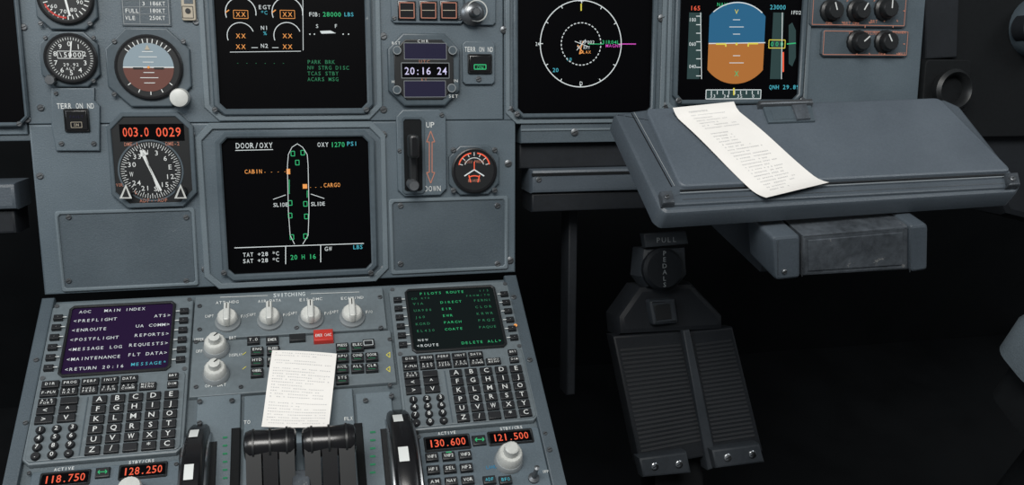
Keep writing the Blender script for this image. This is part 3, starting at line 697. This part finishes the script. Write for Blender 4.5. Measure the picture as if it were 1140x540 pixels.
# ---- trim wheels
for xa,xb,yt_,hh in ((201,228,492,.04),(434,463,474,.04)):
    b=B('pitch_trim_wheel',Q); rad=.095
    a=b.L(xa,yt_,hh)[0]; c=b.L(xb,yt_,hh)[0]; y=b.L((xa+xb)/2,yt_,hh)[1]-.035; zc=hh-rad; w=c-a
    xcyl(b,a,c,y,zc,[(0,rad-.022),(.0,rad-.008),(.08,rad-.002),(.2,rad),(.8,rad),(.92,rad-.002),(1,rad-.008),(1,rad-.022)],'blackg',72)
    for s0,s1 in ((-.0012,.0004),(w-.0004,w+.0012)): xcyl(b,a+s0,a+s1,y,zc,[(0,rad-.007),(1,rad-.007)],'metal',72)
    for ang in (56,86,116,146):
        vs=[];n=6
        for i in range(n+1):
            t=math.radians(ang-4.5+9*i/n)
            for f in (.22,.60): vs.append((a+w*f,y+math.cos(t)*(rad+.0006),zc+math.sin(t)*(rad+.0006)))
        b.add(vs,[(2*i,2*i+1,2*i+3,2*i+2) for i in range(n)],'white')
    b.prism([(a-.006,y-.1),(c+.006,y-.1),(c+.006,y+.055),(a-.006,y+.055)],0,.0055,'black',.001)
    b.done()

# ---- paper sheets
def paper(name,fr,cor,hf,nl,nc,side=.06):
    b=B(name,fr); c=[Vector(b.L(px,py,hf(.5,v))) for (px,py),v in zip(cor,(0,0,1,1))]
    def S(u,v,dz=0):
        p=(c[0]*(1-u)+c[1]*u)*(1-v)+(c[3]*(1-u)+c[2]*u)*v
        return (p.x,p.y,hf(u,v)+dz)
    n,m=8,24
    vs=[S(i/n,j/m) for j in range(m+1) for i in range(n+1)]
    vs2=[S(i/n,j/m,-.0002) for j in range(m+1) for i in range(n+1)]
    fs=[(j*(n+1)+i,(j+1)*(n+1)+i,(j+1)*(n+1)+i+1,j*(n+1)+i+1) for j in range(m) for i in range(n)]
    b.add(vs,fs,'paper',True); b.add(vs2,[f[::-1] for f in fs],'paper',True)
    for l in range(nl):
        v=.035+l*.94/nl
        if random.random()<.10: continue
        end=random.choice([nc,nc,nc-2,int(nc*.75),int(nc*.55)])
        for q in range(end):
            if random.random()<.16: continue
            u=side+q*(1-2*side)/nc; du=(1-2*side)/nc*.55; dv=.94/nl*.34
            dv*=random.uniform(.6,1)
            b.add([S(u,v+dv,.0003),S(u+du,v+dv,.0003),S(u+du,v,.0003),S(u,v,.0003)],[(0,1,2,3)],'ink')
    b.done()
paper('printed_paper_slip',Q,[(303,389),(375,393),(366,477),(291,475)],lambda u,v:.014+.004*math.sin(math.pi*v)+.010*(v**4)+.0012*math.sin(u*3+v*4),26,26)

# =================== TRAY TABLE ===================
b=B('pilot_tray_table',T); f=0.0
sl=[(684,124),(720,119),(1052,108),(1070,116),(1139,203),(1134,212),(742,236),(734,230)]
q=rpoly([b.L(*p) for p in sl],.003)
b.prism(q,-.022,-.002,'table2',.004)
b.poly([(718,120),(1046,108),(1128,190),(757,208)],-.004,.0012,'table',.0025,rad=.008)
b.poly([(740,219),(757,216),(1122,197),(1134,203),(1133,208),(739,229)],-.006,.0005,'table2',.002)
b.ln([(757,212),(1126,193.5)],2.2,-.0005,'black')
b.ln([(757,214.6),(1126,196)],1.0,.0009,'grey')
b.ln([(703,126),(748,208)],1.2,-.0017,'dark')
b.ln([(706,125),(751,207)],.7,-.0016,'grey')
b.ln([(760,222),(1118,204)],.8,.0008,'metald')
for px,py in ((743,218),(1128,198)):
    b.poly([(px-8,py-6),(px+6,py-7),(px+9,py+7),(px-5,py+8)],-.002,.005,'worn',.002); b.screw(px,py,3,.005)
# clip at the back
b.poly([(848,114),(902,112),(908,134),(856,136)],.001,.004,'bezel',.001); b.poly([(858,123),(892,121),(896,131),(862,133)],.004,.0045,'panel_dk',.0004)
b.poly([(845,111),(905,109),(906,114),(846,116)],.001,.008,'metald',.002); b.poly([(882,116),(898,115),(903,131),(888,132)],.004,.007,'worn',.001)
b.done()
def hp(u,v):
    return .003+ .006*max(0,(.10-v)/.10)**2 + .005*max(0,(v-.86)/.14)**2+.0012*math.sin(v*6)
paper('printed_receipt',T,[(749,120),(817,113),(923,203),(853,220)],hp,30,20,side=.22)

# =================== TABLE LATCH BOX + ARM ===================
TB=Fr(at(945,285,.84),86)
b=B('tray_table_latch',TB)
b.poly([(893,262),(1012,252),(1012,301),(893,308)],-.045,.0,'worn',.003)
b.poly([(860,264),(891.5,261.5),(891.5,310),(863,313)],-.048,.003,'table2',.003,rad=.005)
b.poly([(1013.5,251),(1034,249.5),(1033,301),(1013.5,304)],-.048,.003,'table2',.003,rad=.005)
b.poly([(900,268),(1005,259),(1005,295),(900,302)],-.01,.0012,'worn',.0006)
b.ln([(893,263),(893,308)],1,.0035,'metal'); b.ln([(1013,252),(1013,303)],1,.0035,'metal')
b.ln([(866,268),(866,306)],.6,.0034,'metal'); b.ln([(895,263.5),(1011,254)],.7,.0004,'metal')
b.screw(874,303,2.6,.003); b.done()
b=B('tray_table_arm',None)
def bar(b,p,q,w,h,m):
    A=Vector((w/2,0,0)); Zv=Vector((0,0,h/2)); 
    b.hexa([p-A-Zv,p+A-Zv,q+A-Zv,q-A-Zv,p-A+Zv,p+A+Zv,q+A+Zv,q-A+Zv],m)
bar(b,at(872,280,.89),at(795,215,1.08),.040,.045,'dark3'); bar(b,at(872,262,.89),at(795,203,1.08),.034,.008,'table2')
bar(b,at(995,262,.89),at(915,208,1.06),.06,.03,'dark2')
b.done()

# =================== RUDDER PEDALS / FOOT RESTS ===================
b=B('rudder_pedals',PD)
b.poly([(716,260),(764,257),(767,272),(719,276)],0,.012,'dark3',.002); b.t('PULL',730,267,754,5.5,'grey',.0125)
b.poly([(716,276),(764,274),(766,306),(756,318),(722,320),(713,308)],-.03,.006,'dark3',.006)
b.cyl(740,300,[(22,0),(22,.008),(19,.012),(.01,.012)],'dark2',28,z=.004)
for i,ch in enumerate('PEDALS'): b.t(ch,737,282+i*7,743,5,'grey',.0168)
b.poly([(712,318),(770,314),(806,352),(806,368),(690,374),(688,352)],-.05,-.004,'dark2',.008)
b.poly([(722,334),(752,332),(756,360),(727,363)],-.004,.008,'dark3',.004,rad=.004); b.poly([(728,340),(746,338),(748,355),(731,357)],.008,.009,'black',.0008)
for pts,base in (([(682,374),(760,369),(790,508),(713,522)],[(711,510),(765,503),(770,527),(716,532)]),([(766,369),(816,364),(850,503),(793,510)],[(792,501),(846,494),(852,515),(797,522)])):
    b.poly(pts,-.03,-.006,'dark2',.003)
    (ax,ay),(bx,by),(cx_,cy_),(dx,dy)=pts
    for i in range(24):
        t=.10+i*.033; t2=t+.018
        P0=(ax+(dx-ax)*t+5,ay+(dy-ay)*t); P1=(bx+(cx_-bx)*t-5,by+(cy_-by)*t)
        P2=(bx+(cx_-bx)*t2-5,by+(cy_-by)*t2); P3=(ax+(dx-ax)*t2+5,ay+(dy-ay)*t2)
        b.poly([P0,P1,P2,P3],-.006,-.005,'rubber',.0004)
    b.poly(base,-.006,.012,'dark3',.003)
    for s_ in (.25,.75):
        x_=base[3][0]+(base[2][0]-base[3][0])*s_; y_=(base[0][1]+base[3][1])/2+(base[2][1]-base[3][1])*s_
        b.screw(x_,y_,4,.012,'metal')
b.poly([(760,368),(768,367),(800,520),(788,524)],-.02,.0,'dark3',.002)
# support column to the floor
b.prism([(-.04,-.70),(.03,-.70),(.03,-.02),(-.04,-.02)],-.09,-.04,'dark',.004)
b.done()

# =================== FOOTWELL, FLOOR, SEAT ===================
def wbox(name,x0,x1,y0,y1,z0,z1,m):
    b=B(name,None); b.hexa([Vector(p) for p in ((x0,y0,z0),(x1,y0,z0),(x1,y1,z0),(x0,y1,z0),(x0,y0,z1),(x1,y0,z1),(x1,y1,z1),(x0,y1,z1))],m); b.done()
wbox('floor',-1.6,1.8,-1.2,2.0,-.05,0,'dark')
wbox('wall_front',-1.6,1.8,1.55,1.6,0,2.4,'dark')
b=B('pilot_seat',Fr(at(1188,366,.80),10))
b.prism(rr(-.036,.09,-.035,.03,.022,6),-.045,.0,'fabric',.010,sm=True)
b.prism(rr(-.020,.09,-.30,.02,.02,6),-.10,-.045,'dark',.01,sm=True)
zf=-(b.fr.o.z/math.cos(math.radians(10)))+.02
b.prism(rr(.02,.45,-.32,.0,.05,6),zf,-.10,'dark',.02,sm=True)
b.done()

# =================== LIGHTS ===================
def area(name,loc,tgt,sx,sy,e,col=(1,1,1)):
    l=bpy.data.lights.new(name,'AREA'); l.shape='RECTANGLE'; l.size=sx; l.size_y=sy; l.energy=e; l.color=col
    o=bpy.data.objects.new(name,l); sc.collection.objects.link(o); o.location=loc
    o.rotation_euler=(Vector(tgt)-Vector(loc)).to_track_quat('-Z','Y').to_euler()
area('overhead_key_light',(-.35,-.3,2.5),(-.1,.85,.8),1.2,.7,44,(1,.98,.94))  # added key light, no ceiling lamp; steep so the table shades the footwell
area('side_window_light',(1.7,.3,2.1),(.2,.9,.9),.9,.6,6,(.92,.97,1))
area('side_window_light',(-1.6,.1,1.9),(-.2,.9,.8),1.0,.8,13,(.90,.96,1))
w=bpy.data.worlds.new('world'); sc.world=w; w.use_nodes=True
w.node_tree.nodes['Background'].inputs[0].default_value=(.85,.93,1,1); w.node_tree.nodes['Background'].inputs[1].default_value=.13
